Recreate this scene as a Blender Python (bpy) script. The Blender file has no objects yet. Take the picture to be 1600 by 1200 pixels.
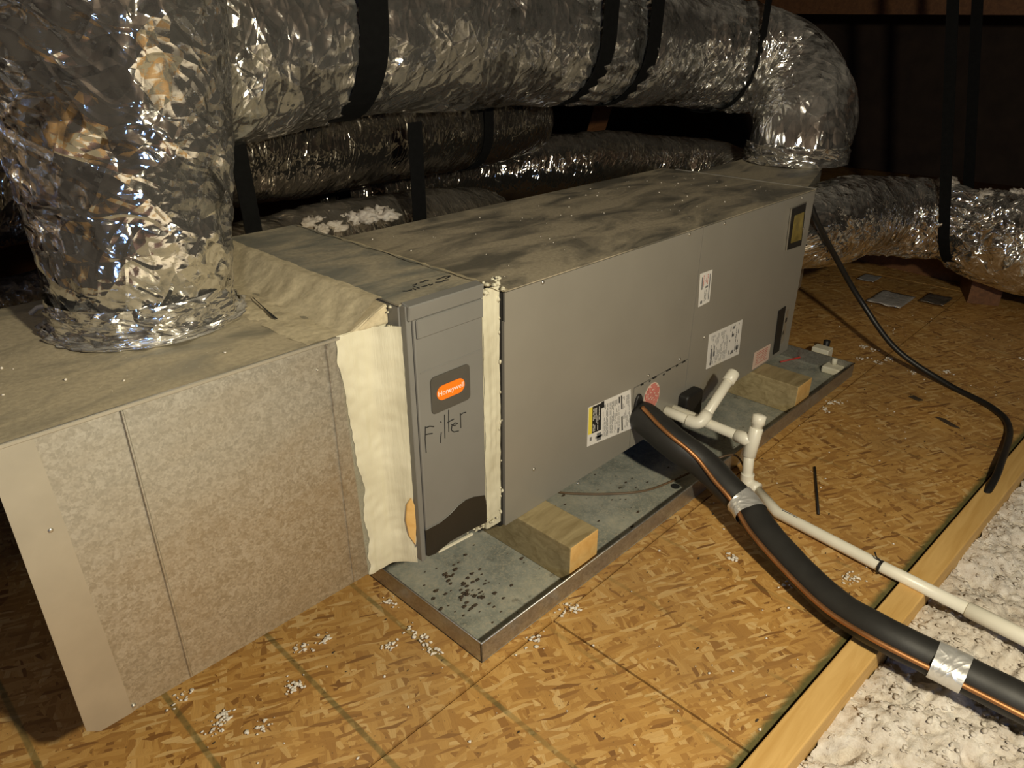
import bpy, bmesh, math, random
from mathutils import Vector, Matrix, noise

random.seed(7)
scene = bpy.context.scene
col = scene.collection
PI = math.pi

# ------------------------------------------------------------------ camera
FPX, PITCH, YAW = 1136.0, math.atan(550 / 1136.0), math.radians(44.1)
CAM = Vector((0.0, -0.908, 1.066))
_fh = Vector((math.cos(YAW), math.sin(YAW), 0)); _u = Vector((0, 0, 1)); RGT = _fh.cross(_u)
FWD = _fh * math.cos(PITCH) - _u * math.sin(PITCH)
UPV = _u * math.cos(PITCH) + _fh * math.sin(PITCH)
cd = bpy.data.cameras.new('camera'); cam = bpy.data.objects.new('camera', cd); col.objects.link(cam)
cd.sensor_fit = 'HORIZONTAL'; cd.sensor_width = 36; cd.lens = 36 * FPX / 1600; cd.clip_start = 0.02
m = Matrix((RGT, UPV, -FWD)).transposed().to_4x4(); m.translation = CAM
cam.matrix_world = m
scene.camera = cam

# ------------------------------------------------------------------ world, lights, exposure
w = bpy.data.worlds.new('attic_air'); scene.world = w; w.use_nodes = True
w.node_tree.nodes['Background'].inputs[0].default_value = (0.75, 0.82, 1.0, 1)
w.node_tree.nodes['Background'].inputs[1].default_value = 0.02

def lamp(name, kind, loc, energy, color, **kw):
    l = bpy.data.lights.new(name, kind); l.energy = energy; l.color = color
    for k, v in kw.items(): setattr(l, k, v)
    o = bpy.data.objects.new(name, l); col.objects.link(o); o.location = loc
    return o
# assumed warm lamp, placed from the shadows, to the right of the photographer
lamp('assumed_lamp_light', 'POINT', (0.42, -1.34, 1.27), 92, (1.0, 0.90, 0.665), shadow_soft_size=0.04)
# cool area light added under the closed roof for daylight assumed behind the photographer
cool_area = lamp('assumed_daylight', 'AREA', (-1.45, -2.85, 1.35), 9, (0.26, 0.47, 1.0), shape='RECTANGLE', size=0.5, size_y=0.4)
cool_area.rotation_euler = (Vector((0.6, 0.4, 0.9)) - cool_area.location).to_track_quat('-Z', 'Y').to_euler()

vs = scene.view_settings
scene.display_settings.display_device = 'sRGB'
vs.view_transform = 'Standard'; vs.look = 'None'; vs.exposure = 0.35; vs.gamma = 1.0; vs.use_curve_mapping = False

def at(px, py, axis, val):
    """point of the photograph's ray (px, py) on the world plane axis = val (real metres)"""
    d = FWD * FPX + RGT * (px - 800) - UPV * (py - 600)
    return CAM + d * ((val - CAM[axis]) / d[axis])

# ------------------------------------------------------------------ node helper
class NT:
    def __init__(s, name):
        s.m = bpy.data.materials.new(name); s.m.use_nodes = True
        s.t = s.m.node_tree; s.b = s.t.nodes['Principled BSDF']
    def n(s, typ, ins=None, **kw):
        nd = s.t.nodes.new(typ)
        for k, v in kw.items(): setattr(nd, k, v)
        for k, v in (ins or {}).items(): s.set(nd.inputs[k], v)
        return nd
    def set(s, sock, v):
        if isinstance(v, bpy.types.NodeSocket): s.t.links.new(v, sock)
        else:
            if isinstance(v, tuple) and len(v) == 3 and sock.type == 'RGBA': v = (*v, 1)
            sock.default_value = v
    def out(s, **kw):
        for k, v in kw.items(): s.set(s.b.inputs[k.replace('_', ' ')], v)
        return s.m
    def pos(s): return s.n('ShaderNodeNewGeometry').outputs['Position']
    def obj(s): return s.n('ShaderNodeTexCoord').outputs['Object']
    def uv(s): return s.n('ShaderNodeTexCoord').outputs['UV']
    def mapv(s, v, scale=(1, 1, 1), rot=(0, 0, 0), loc=(0, 0, 0)):
        return s.n('ShaderNodeMapping', {'Vector': v, 'Scale': scale, 'Rotation': rot, 'Location': loc}).outputs[0]
    def noise(s, v, scale, detail=4, rough=0.55, dist=0.0, c=False):
        nd = s.n('ShaderNodeTexNoise', {'Vector': v, 'Scale': scale, 'Detail': detail, 'Roughness': rough, 'Distortion': dist})
        return nd.outputs['Color' if c else 'Fac']
    def vor(s, v, scale, out='Color', feature='F1', dims='3D'):
        nd = s.n('ShaderNodeTexVoronoi', {'Vector': v, 'Scale': scale}, feature=feature, voronoi_dimensions=dims)
        return nd.outputs[out]
    def ramp(s, f, stops, mode='LINEAR'):
        nd = s.n('ShaderNodeValToRGB', {'Fac': f}); cr = nd.color_ramp; cr.interpolation = mode
        while len(cr.elements) < len(stops): cr.elements.new(0.5)
        for e, (p, c) in zip(cr.elements, stops):
            e.position = p; e.color = (*c, 1) if isinstance(c, tuple) else (c, c, c, 1)
        return nd.outputs['Color']
    def mix(s, f, a, b, mode='MIX'):
        nd = s.n('ShaderNodeMix', data_type='RGBA', blend_type=mode)
        s.set(nd.inputs['Factor'], f); s.set(nd.inputs[6], a); s.set(nd.inputs[7], b)
        return nd.outputs[2]
    def math(s, op, a, b=0.0, clamp=False):
        nd = s.n('ShaderNodeMath', operation=op, use_clamp=clamp); s.set(nd.inputs[0], a); s.set(nd.inputs[1], b)
        return nd.outputs[0]
    def vmath(s, op, a, b=None, scale=None):
        nd = s.n('ShaderNodeVectorMath', operation=op); s.set(nd.inputs[0], a)
        if b is not None: s.set(nd.inputs[1], b)
        if scale is not None: s.set(nd.inputs['Scale'], scale)
        return nd.outputs[0]
    def bump(s, h, strength=0.3, dist=0.002, normal=None):
        i = {'Height': h, 'Strength': strength, 'Distance': dist}
        if normal is not None: i['Normal'] = normal
        return s.n('ShaderNodeBump', i).outputs[0]

def plain(name, c, rough=0.5, metal=0.0, var=0.12, scale=30, bump=0.15, spec=0.5):
    t = NT(name); p = t.pos(); f = t.noise(p, scale, 5)
    lo = tuple(max(0, x * (1 - var)) for x in c); hi = tuple(min(1, x * (1 + var)) for x in c)
    return t.out(Base_Color=t.ramp(f, [(0.3, lo), (0.7, hi)]), Roughness=rough, Metallic=metal, Specular_IOR_Level=spec,
                 Normal=t.bump(t.noise(p, scale * 6, 3), bump, 0.001))

def mat_galvanised(name, tint, rough, dust):
    t = NT(name); p = t.pos()
    cell = t.vor(p, 330); cell2 = t.vor(t.vmath('ADD', p, t.vmath('SCALE', t.noise(p, 40, c=True), scale=0.02)), 150)
    sp = t.mix(0.5, cell, cell2); v = t.n('ShaderNodeSeparateColor', {0: sp}).outputs[0]
    c = t.ramp(v, [(0.15, tuple(x * 0.70 for x in tint)), (0.85, tint)])
    smear = t.noise(t.mapv(p, (3, 3, 9)), 1.6, 5)
    c = t.mix(t.ramp(smear, [(0.45, 0.0), (0.75, 0.3)]), c, (0.50, 0.42, 0.29))
    r = t.math('ADD', t.math('MULTIPLY', v, 0.16), rough)
    return t.out(Base_Color=c, Metallic=dust, Roughness=r, Normal=t.bump(v, 0.06, 0.0006))

def mat_dusty_top(name, dust_c, metal_c, bias):
    t = NT(name); p = t.pos()
    f = t.noise(t.mapv(p, (1.4, 3.2, 1)), 3.2, 8, 0.62, 0.7)
    fine = t.noise(p, 120, 4)
    msk = t.ramp(f, [(bias - 0.13, 0.0), (bias + 0.06, 1.0)])
    c = t.mix(msk, metal_c, dust_c)
    c = t.mix(t.ramp(fine, [(0.35, 0.35), (0.62, 0.0)]), c, tuple(x * 0.45 for x in dust_c))
    speck = t.ramp(t.vor(p, 60, 'Distance'), [(0.05, 1.0), (0.085, 0.0)])
    c = t.mix(t.math('MULTIPLY', speck, 0.5), c, (0.62, 0.56, 0.42))
    return t.out(Base_Color=c, Roughness=t.math('ADD', t.math('MULTIPLY', msk, 0.3), 0.5), Metallic=0.1,
                 Normal=t.bump(t.math('ADD', fine, f), 0.35, 0.002))

def mat_foil(name, tint=(0.88, 0.86, 0.81), rough=0.10, k1=0.30, k2=0.22, dust=0.25, sc=1.0, stretch=4.0, bump=0.4, metal=0.97):
    t = NT(name); uv = t.uv()
    wob = t.vmath('SCALE', t.vmath('SUBTRACT', t.noise(uv, 6 * sc, 2, c=True), (0.5, 0.5, 0.5)), scale=0.07)
    q = t.mapv(t.vmath('ADD', uv, wob), (1, stretch, 1))
    q2 = t.mapv(t.vmath('ADD', uv, wob), (1, stretch * 0.45, 1), (0, 0, 0.5))
    big = t.vmath('SUBTRACT', t.vor(q, 7 * sc), (0.5, 0.5, 0.5))
    mid = t.vmath('SUBTRACT', t.vor(q2, 15 * sc), (0.5, 0.5, 0.5))
    small = t.vmath('SUBTRACT', t.vor(q, 26 * sc), (0.5, 0.5, 0.5))
    amt = t.ramp(t.noise(uv, 3.0 * sc, 3), [(0.36, 0.12), (0.62, 1.0)])
    N = t.n('ShaderNodeNewGeometry').outputs['Normal']
    tilt = t.vmath('ADD', t.vmath('SCALE', big, scale=k1), t.vmath('SCALE', small, scale=t.math('MULTIPLY', amt, k2 * 2)))
    tilt = t.vmath('ADD', tilt, t.vmath('SCALE', mid, scale=t.math('MULTIPLY', amt, k1 * 1.2)))
    N = t.vmath('NORMALIZE', t.vmath('ADD', N, tilt))
    ww = t.vmath('ADD', uv, wob); h = None
    for rot, st, scl, wgt in ((0.25, stretch * 1.7, 6.5, 1.0), (-0.95, 3.2, 5.0, 0.8), (0.85, 3.6, 6.0, 0.7)):
        h1 = t.noise(t.mapv(t.mapv(ww, rot=(0, 0, rot)), (1, st, 1)), scl * sc, 1.5, 0.5)
        rid = t.math('SUBTRACT', 1.0, t.math('ABSOLUTE', t.math('MULTIPLY', t.math('SUBTRACT', h1, 0.5), 13.0)), True)
        rid = t.math('MULTIPLY', rid, wgt)
        h = rid if h is None else t.math('ADD', h, rid)
    h = t.math('ADD', h, t.math('MULTIPLY', t.noise(t.mapv(uv, (1, 1.8, 1)), 50 * sc, 4, 0.6), 0.3))
    Nb = t.bump(h, bump, 0.004, N)
    # settled dust on upward faces with its own patchy shape
    up = t.n('ShaderNodeSeparateXYZ', {0: t.n('ShaderNodeNewGeometry').outputs['Normal']}).outputs[2]
    dm = t.math('MULTIPLY', t.ramp(up, [(0.45, 0.0), (0.95, 1.0)]), t.ramp(t.noise(t.pos(), 6, 5), [(0.3, 0.3), (0.6, 1.0)]))
    dm = t.math('MULTIPLY', dm, dust, True)
    c = t.mix(dm, tint, (0.34, 0.29, 0.21))
    return t.out(Base_Color=c, Metallic=t.math('SUBTRACT', metal, t.math('MULTIPLY', dm, 0.75)),
                 Roughness=t.math('ADD', t.math('MULTIPLY', dm, 0.5), rough), Normal=Nb)

def mat_osb(name):
    t = NT(name); p = t.pos()
    warp = t.vmath('SCALE', t.vmath('SUBTRACT', t.noise(p, 7, 3, c=True), (0.5, 0.5, 0.5)), scale=0.03)
    p2 = t.vmath('ADD', p, warp)
    cols = [(0.0, (0.19, 0.08, 0.018)), (0.09, (0.37, 0.18, 0.042)), (0.5, (0.51, 0.275, 0.07)), (0.85, (0.60, 0.35, 0.105)), (1.0, (0.71, 0.48, 0.20))]
    base = None; hh = None
    for k, (ang, sx, sy) in enumerate([(0.2, 13, 62), (1.25, 17, 84), (-0.75, 12, 60), (2.2, 19, 92), (0.7, 15, 78), (-0.25, 18, 104), (1.6, 24, 128), (-1.1, 16, 84), (0.45, 26, 140)]):
        q = t.mapv(t.mapv(p2, (1, 1, 1), (0, 0, ang), (k * .37, k * .19, 0)), (sx, sy, 0))
        cell = t.vor(q, 1.0, dims='2D')
        sep = t.n('ShaderNodeSeparateColor', {0: cell})
        c = t.ramp(sep.outputs[0], cols)
        grain = t.noise(t.mapv(q, (0.6, 5.0, 1)), 2.2, 4)
        c = t.mix(t.ramp(grain, [(0.35, 0.32), (0.6, 0.0)]), c, (0.20, 0.085, 0.02))
        if base is None: base, hh = c, sep.outputs[1]
        else:
            on = t.math('GREATER_THAN', sep.outputs[2], 0.52)
            base = t.mix(on, base, c); hh = t.math('ADD', t.math('MULTIPLY', hh, t.math('SUBTRACT', 1.0, on)), t.math('MULTIPLY', sep.outputs[1], on))
    spk = t.ramp(t.vor(p, 85, 'Distance'), [(0.08, 1.0), (0.13, 0.0)])
    base = t.mix(t.math('MULTIPLY', spk, 0.6), base, (0.07, 0.035, 0.012))
    dirt = t.ramp(t.noise(p, 2.6, 6), [(0.4, 0.0), (0.75, 0.45)])
    base = t.mix(dirt, base, (0.22, 0.14, 0.065))
    # printed fastening lines (dark green ink) every 0.2 m along the sheet
    sx = t.n('ShaderNodeSeparateXYZ', {0: p})
    g = t.math('ABSOLUTE', t.math('SUBTRACT', t.math('FRACT', t.math('DIVIDE', t.math('ADD', sx.outputs[0], 0.066), 0.2)), 0.5))
    ink = t.ramp(g, [(0.018, 1.0), (0.03, 0.0)])
    brk = t.ramp(t.noise(p, 14, 4), [(0.42, 0.0), (0.60, 0.75)])
    near = t.ramp(t.math('MULTIPLY', sx.outputs[0], 0.5), [(0.30, 1.0), (0.36, 0.35)])
    brk = t.math('MAXIMUM', brk, t.math('MULTIPLY', near, 0.55))
    base = t.mix(t.math('MULTIPLY', t.math('MULTIPLY', ink, brk), near), base, (0.075, 0.085, 0.03))
    # dark green edge sealer along the cut edge by the lumber
    de = t.math('SUBTRACT', t.math('ADD', sx.outputs[1], t.math('MULTIPLY', sx.outputs[0], 0.0487)), -0.581)
    seal = t.ramp(t.math('ADD', de, t.math('MULTIPLY', t.noise(p, 30, 3), 0.012)), [(0.012, 0.85), (0.022, 0.0)])
    base = t.mix(seal, base, (0.06, 0.075, 0.025))
    return t.out(Base_Color=base, Roughness=0.62, Normal=t.bump(hh, 0.35, 0.0015))

def mat_wood(name, c1, c2, scale=(3, 40, 40), rough=0.65):
    t = NT(name); p = t.obj()
    g = t.noise(t.mapv(p, scale), 1.6, 6, 0.6, 0.8)
    c = t.ramp(g, [(0.3, c1), (0.68, c2)])
    return t.out(Base_Color=c, Roughness=rough, Normal=t.bump(g, 0.25, 0.001))

def mat_pan(name):
    t = NT(name); p = t.pos()
    f = t.noise(p, 7, 9, 0.75); s = t.noise(p, 190, 5, 0.75)
    c = t.ramp(f, [(0.30, (0.14, 0.155, 0.135)), (0.50, (0.33, 0.345, 0.30)), (0.70, (0.55, 0.53, 0.44))])
    c = t.mix(t.ramp(s, [(0.50, 0.0), (0.62, 0.7)]), c, (0.52, 0.47, 0.36))
    c = t.mix(t.ramp(t.noise(p, 22, 6, 0.7), [(0.28, 0.8), (0.40, 0.0)]), c, (0.05, 0.045, 0.03))
    return t.out(Base_Color=c, Metallic=0.25, Roughness=0.62, Normal=t.bump(s, 0.4, 0.001))

M = {}
M['galv'] = mat_galvanised('galvanised_steel', (0.65, 0.645, 0.595), 0.30, 0.92)
M['galv_rim'] = mat_galvanised('galvanised_pan_rim', (0.50, 0.49, 0.46), 0.30, 0.85)
M['galv_plain'] = plain('smooth_galvanised', (0.56, 0.53, 0.45), 0.40, 0.8, 0.08, 12, 0.05)
M['dust_plenum'] = mat_dusty_top('dusty_plenum_top', (0.47, 0.40, 0.27), (0.22, 0.20, 0.145), 0.46)
M['dust_cab'] = mat_dusty_top('dusty_cabinet_top', (0.43, 0.37, 0.265), (0.14, 0.13, 0.105), 0.51)
M['dust_mastic'] = mat_dusty_top('dusty_mastic', (0.56, 0.48, 0.32), (0.46, 0.39, 0.26), 0.42)
M['dust_filter'] = mat_dusty_top('dusty_filter_top', (0.40, 0.35, 0.25), (0.20, 0.20, 0.17), 0.56)
M['paint'] = plain('grey_painted_steel', (0.28, 0.26, 0.22), 0.34, 0.15, 0.05, 5, 0.04)
M['paint_filter'] = plain('grey_filter_door', (0.185, 0.18, 0.165), 0.42, 0.05, 0.06, 8, 0.05)
M['paint_dark'] = plain('dark_grey_badge', (0.072, 0.066, 0.055), 0.5, 0, 0.05)
M['black'] = plain('black_plastic', (0.012, 0.011, 0.010), 0.5, 0, 0.1)
M['soot'] = plain('black_decal', (0.020, 0.017, 0.013), 0.42, 0, 0.1)
M['ink'] = plain('black_marker', (0.012, 0.012, 0.012), 0.6, 0, 0.1)
M['orange'] = plain('orange_badge', (0.95, 0.20, 0.008), 0.4, 0, 0.02)
M['white'] = plain('white_print', (0.85, 0.82, 0.76), 0.5, 0, 0.02)
def mat_mastic():
    t = NT('cream_mastic'); p = t.pos()
    st = t.noise(t.mapv(p, (60, 60, 4)), 1.0, 5, 0.6)
    f = t.noise(p, 9, 5)
    c = t.ramp(f, [(0.3, (0.52, 0.48, 0.35)), (0.65, (0.65, 0.615, 0.47))])
    return t.out(Base_Color=c, Roughness=0.55, Normal=t.bump(t.math('ADD', st, f), 0.6, 0.004))
M['mastic'] = mat_mastic()
M['foil'] = mat_foil('crinkled_foil', rough=0.10, metal=0.95, k1=0.50, k2=0.34, bump=0.4, stretch=1.9)
M['foil_smooth'] = mat_foil('loose_foil', rough=0.15, metal=0.93, k1=0.44, k2=0.32, dust=0.5, sc=1.0, bump=0.4, stretch=1.9)
M['foil_crisp'] = mat_foil('crumpled_foil', rough=0.09, k1=0.40, k2=0.50, dust=0.3, sc=1.35, bump=0.55, stretch=1.8)
M['foil_dim'] = mat_foil('dim_dusty_foil', tint=(0.50, 0.46, 0.40), rough=0.10, k1=0.14, k2=0.22, dust=0.2, sc=1.1, bump=0.3)  # some dust, with the dim surroundings put into the darker tint
M['foil_tape'] = mat_foil('foil_tape', tint=(0.86, 0.85, 0.82), rough=0.34, k1=0.05, k2=0.08, dust=0.1, sc=1.6, stretch=1.0, bump=0.25, metal=0.72)
M['strap'] = plain('black_webbing', (0.005, 0.005, 0.005), 0.9, 0, 0.2, 60, 0.5, 0.12)
M['osb'] = mat_osb('oriented_strand_board')
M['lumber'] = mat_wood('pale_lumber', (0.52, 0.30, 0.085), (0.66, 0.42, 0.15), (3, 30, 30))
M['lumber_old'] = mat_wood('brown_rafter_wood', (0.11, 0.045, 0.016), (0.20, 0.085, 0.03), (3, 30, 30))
M['block_side'] = mat_wood('weathered_block_side', (0.22, 0.165, 0.075), (0.40, 0.32, 0.17), (6, 22, 40))
M['block_end'] = mat_wood('block_end_grain', (0.62, 0.36, 0.11), (0.74, 0.48, 0.18), (20, 20, 20))
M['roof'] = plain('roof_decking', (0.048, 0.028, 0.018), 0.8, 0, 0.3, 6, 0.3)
M['pan'] = mat_pan('dirty_pan_floor')
M['hose'] = plain('black_foam_insulation', (0.020, 0.019, 0.017), 0.55, 0, 0.25, 18, 0.2)
M['copper'] = plain('aged_copper', (0.46, 0.22, 0.09), 0.5, 0.85, 0.3, 14, 0.1)
M['pvc'] = plain('white_pvc', (0.78, 0.74, 0.62), 0.35, 0, 0.05, 12, 0.03)
M['cable'] = plain('black_cable_jacket', (0.012, 0.011, 0.010), 0.42, 0, 0.15, 20, 0.1)
M['switch'] = plain('ivory_plastic', (0.70, 0.66, 0.52), 0.5, 0, 0.05)
M['red'] = plain('red_wire', (0.45, 0.03, 0.02), 0.5, 0, 0.1)
M['brown_wire'] = plain('brown_wire_jacket', (0.12, 0.075, 0.04), 0.5, 0, 0.1)
M['paper'] = plain('white_label_paper', (0.74, 0.71, 0.66), 0.5, 0, 0.03)
M['paper_pink'] = plain('pale_red_label_paper', (0.70, 0.52, 0.42), 0.5, 0, 0.05)
M['yellow'] = plain('yellow_print', (0.80, 0.66, 0.08), 0.5, 0, 0.03)
M['red_print'] = plain('red_print', (0.52, 0.10, 0.08), 0.5, 0, 0.1)
M['grey_print'] = plain('dark_print', (0.17, 0.17, 0.17), 0.6, 0, 0.1)
M['brass'] = plain('yellow_sight_glass', (0.36, 0.28, 0.07), 0.3, 0.5, 0.45, 25, 0.2)
M['screw'] = plain('zinc_screw', (0.65, 0.62, 0.55), 0.35, 0.9, 0.1)
def mat_insul():
    t = NT('blown_insulation'); p = t.pos()
    f = t.noise(p, 38, 6, 0.7); g = t.noise(p, 9, 4)
    c = t.ramp(f, [(0.28, (0.36, 0.29, 0.22)), (0.42, (0.62, 0.55, 0.47)), (0.66, (0.80, 0.75, 0.68))])
    c = t.mix(t.ramp(g, [(0.35, 0.35), (0.6, 0.0)]), c, (0.46, 0.38, 0.30))
    return t.out(Base_Color=c, Roughness=0.95, Normal=t.bump(t.noise(p, 150, 5, 0.7), 0.9, 0.004))
M['insul'] = mat_insul()
M['tuft'] = plain('pale_fibre', (0.74, 0.68, 0.58), 0.95, 0, 0.12, 60, 0.8)
M['crumb_dark'] = plain('dark_debris', (0.05, 0.033, 0.018), 0.8, 0, 0.3)

# ------------------------------------------------------------------ mesh helpers
class MB:
    def __init__(s): s.v = []; s.f = []; s.uv = None; s.mi = []
    def quadbox(s, c8, mi=0):
        b = len(s.v); s.v += [Vector(c) for c in c8]
        for q in ((0, 3, 2, 1), (4, 5, 6, 7), (0, 1, 5, 4), (1, 2, 6, 5), (2, 3, 7, 6), (3, 0, 4, 7)):
            s.f.append(tuple(b + i for i in q)); s.mi.append(mi)
        return s
    def box(s, x0, x1, y0, y1, z0, z1, mi=0):
        return s.quadbox([(x0, y0, z0), (x1, y0, z0), (x1, y1, z0), (x0, y1, z0), (x0, y0, z1), (x1, y0, z1), (x1, y1, z1), (x0, y1, z1)], mi)
    def prism(s, poly, d):
        """poly: 3-D points, extruded by vector d"""
        b = len(s.v); n = len(poly); d = Vector(d)
        s.v += [Vector(p) for p in poly] + [Vector(p) + d for p in poly]
        s.f.append(tuple(b + i for i in range(n))); s.f.append(tuple(b + n + i for i in reversed(range(n))))
        for i in range(n):
            j = (i + 1) % n; s.f.append((b + j, b + i, b + n + i, b + n + j))
        s.mi += [0] * (n + 2)
        return s
    def bar(s, a, b_, w, h, up=(0, 0, 1)):
        a = Vector(a); b_ = Vector(b_); d = (b_ - a).normalized(); up = Vector(up)
        sx = d.cross(up).normalized(); uz = sx.cross(d).normalized()
        c = []
        for e in (a, b_):
            c += [e - sx * w / 2 - uz * h / 2, e + sx * w / 2 - uz * h / 2, e + sx * w / 2 + uz * h / 2, e - sx * w / 2 + uz * h / 2]
        return s.quadbox(c)
    def tube(s, pts, r, n=14, cap=True):
        pts = [Vector(p) for p in pts]; fr = frames(pts); b = len(s.v)
        for i, p in enumerate(pts):
            rr = r[i] if isinstance(r, (list, tuple)) else r
            for j in range(n):
                a = 2 * PI * j / n
                s.v.append(p + (fr[i][1] * math.cos(a) + fr[i][2] * math.sin(a)) * rr)
        for i in range(len(pts) - 1):
            for j in range(n):
                k = (j + 1) % n
                s.f.append((b + i * n + j, b + i * n + k, b + (i + 1) * n + k, b + (i + 1) * n + j)); s.mi.append(0)
        if cap:
            s.f.append(tuple(b + j for j in reversed(range(n)))); s.f.append(tuple(b + (len(pts) - 1) * n + j for j in range(n))); s.mi += [0, 0]
        return s
    def ribbon(s, pts, nrm, wdt, th):
        """flat strap: pts centre line, nrm outward normals, wdt vector across"""
        b = len(s.v); wv = Vector(wdt)
        for p, q in zip(pts, nrm):
            p = Vector(p); q = Vector(q)
            s.v += [p - wv / 2, p + wv / 2, p + wv / 2 + q * th, p - wv / 2 + q * th]
        for i in range(len(pts) - 1):
            for j in range(4):
                k = (j + 1) % 4
                s.f.append((b + i * 4 + j, b + i * 4 + k, b + i * 4 + 4 + k, b + i * 4 + 4 + j)); s.mi.append(0)
        return s

def frames(pts):
    out = []; prev = None
    for i, p in enumerate(pts):
        a = pts[max(0, i - 1)]; c = pts[min(len(pts) - 1, i + 1)]
        t = (c - a).normalized()
        if prev is None:
            ref = Vector((0, 0, 1)) if abs(t.z) < 0.9 else Vector((1, 0, 0))
            u = (ref - t * ref.dot(t)).normalized()
        else: u = (prev - t * prev.dot(t)).normalized()
        prev = u; out.append((t, u, t.cross(u)))
    return out

def spline(ctrl, n):
    """Catmull-Rom through ctrl (any tuple length), resampled by arc length of the first three components"""
    P = [tuple(float(x) for x in c) for c in ctrl]; P = [tuple(2 * a - b for a, b in zip(P[0], P[1]))] + P + [tuple(2 * a - b for a, b in zip(P[-1], P[-2]))]
    fine = []
    for i in range(1, len(P) - 2):
        for k in range(24):
            t = k / 24
            fine.append(tuple(0.5 * (2 * b + (c - a) * t + (2 * a - 5 * b + 4 * c - d) * t * t + (3 * b - a - 3 * c + d) * t ** 3) for a, b, c, d in zip(P[i - 1], P[i], P[i + 1], P[i + 2])))
    fine.append(P[-2])
    L = [0]
    for a, b in zip(fine, fine[1:]): L.append(L[-1] + math.dist(a[:3], b[:3]))
    out = []; j = 0
    for i in range(n + 1):
        s = L[-1] * i / n
        while j < len(L) - 2 and L[j + 1] < s: j += 1
        t = (s - L[j]) / max(1e-9, L[j + 1] - L[j])
        out.append(tuple(a + (b - a) * t for a, b in zip(fine[j], fine[j + 1])))
    return out, L[-1]

def wloc(o):
    return Vector(o['_w']) if o else Vector()
def make(name, mb, mat, parent=None, smooth=False, bevel=0.0, seg=1):
    vsx = mb.v; lo = Vector((min(v.x for v in vsx), min(v.y for v in vsx), min(v.z for v in vsx)))
    hi = Vector((max(v.x for v in vsx), max(v.y for v in vsx), max(v.z for v in vsx)))
    org = Vector(((lo.x + hi.x) / 2, (lo.y + hi.y) / 2, lo.z))
    me = bpy.data.meshes.new(name); me.from_pydata([v - org for v in vsx], [], mb.f)
    mats = mat if isinstance(mat, list) else [mat]
    for k in mats: me.materials.append(M[k])
    if len(mats) > 1: me.polygons.foreach_set('material_index', mb.mi)
    if mb.uv:
        ul = me.uv_layers.new(name='UVMap'); flat = []
        for f in mb.uv:
            for u in f: flat += u
        ul.data.foreach_set('uv', flat)
    if smooth: me.polygons.foreach_set('use_smooth', [True] * len(me.polygons))
    me.update()
    o = bpy.data.objects.new(name, me); col.objects.link(o)
    o['_w'] = tuple(org); o.location = org - wloc(parent)
    if parent: o.parent = parent
    if bevel:
        b = o.modifiers.new('bevel', 'BEVEL'); b.width = bevel; b.segments = seg; b.limit_method = 'ANGLE'
    return o
def thing(name, loc, label, cat, group=None):
    o = bpy.data.objects.new(name, None); col.objects.link(o); o.location = loc; o['_w'] = tuple(loc); o.empty_display_size = 0.05
    return tag(o, label, cat, group)
def tag(o, label, cat, group=None):
    o['label'] = label; o['category'] = cat
    if group: o['group'] = group
    return o
def struct(o, label=None):
    o['kind'] = 'structure'
    if label: o['label'] = label
    return o
def fix_normals(o):
    bm = bmesh.new(); bm.from_mesh(o.data); bmesh.ops.recalc_face_normals(bm, faces=bm.faces); bm.to_mesh(o.data); bm.free()

def foil_tube(ctrl, nu, per_m, seed, fold=1.0, crumple=1.0, lump=1.0, pinch=()):
    """ctrl: (x, y, z, r). A flexible duct's loose foil jacket with real folds."""
    L0 = spline(ctrl, 10)[1]; nv = max(20, int(L0 * per_m))
    pr, L = spline(ctrl, nv); pts = [Vector(p[:3]) for p in pr]; fr = frames(pts)
    mb = MB(); mb.uv = []; off = Vector((seed * 7.3, seed * 3.1, seed * 5.7))
    for i, p in enumerate(pts):
        s = L * i / nv; r0 = pr[i][3]; pk = 0.0; pw = 0.0
        for (sx, wd, dp) in pinch:
            e = math.exp(-((s - sx) / wd) ** 2); pk = max(pk, e * dp); pw = max(pw, math.exp(-((s - sx) / (wd * 2.8)) ** 2))
        for j in range(nu):
            a = 2 * PI * j / nu; ca, sa = math.cos(a), math.sin(a)
            q = Vector((ca * r0, sa * r0, s)) + off
            lo = noise.noise(q * 3.2)
            wv = noise.noise(q * 5.0 + Vector((9, 4, 2)))
            fo = noise.noise(Vector((ca * 0.55 + off.x, sa * 0.55 + off.y, s * 17 + wv * 1.6)))
            fo = 1.0 - abs(fo) * 2.4
            cr = abs(noise.noise(q * 19)) + 0.55 * abs(noise.noise(q * 41 + Vector((3, 1, 7))))
            patch = 0.55 + 0.9 * max(0.0, noise.noise(q * 2.3 + Vector((5, 5, 1))))
            d = 0.016 * lump * lo + 0.006 * fold * max(0, fo) * patch - 0.009 * crumple * cr * patch
            d += pw * 0.006 * math.cos(a * 23 + 5 * wv)
            rr = r0 * (1 - pk) + d
            mb.v.append(p + (fr[i][1] * ca + fr[i][2] * sa) * rr)
    R = max(p[3] for p in pr)
    for i in range(nv):
        for j in range(nu):
            k = (j + 1) % nu
            mb.f.append((i * nu + j, i * nu + k, (i + 1) * nu + k, (i + 1) * nu + j))
            u0, u1 = j / nu * 2 * PI * R, (j + 1) / nu * 2 * PI * R; v0, v1 = L * i / nv, L * (i + 1) / nv
            mb.uv.append(((u0, v0), (u1, v0), (u1, v1), (u0, v1)))
    mb.mi = [0] * len(mb.f)
    return mb, pts, fr, L

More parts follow.
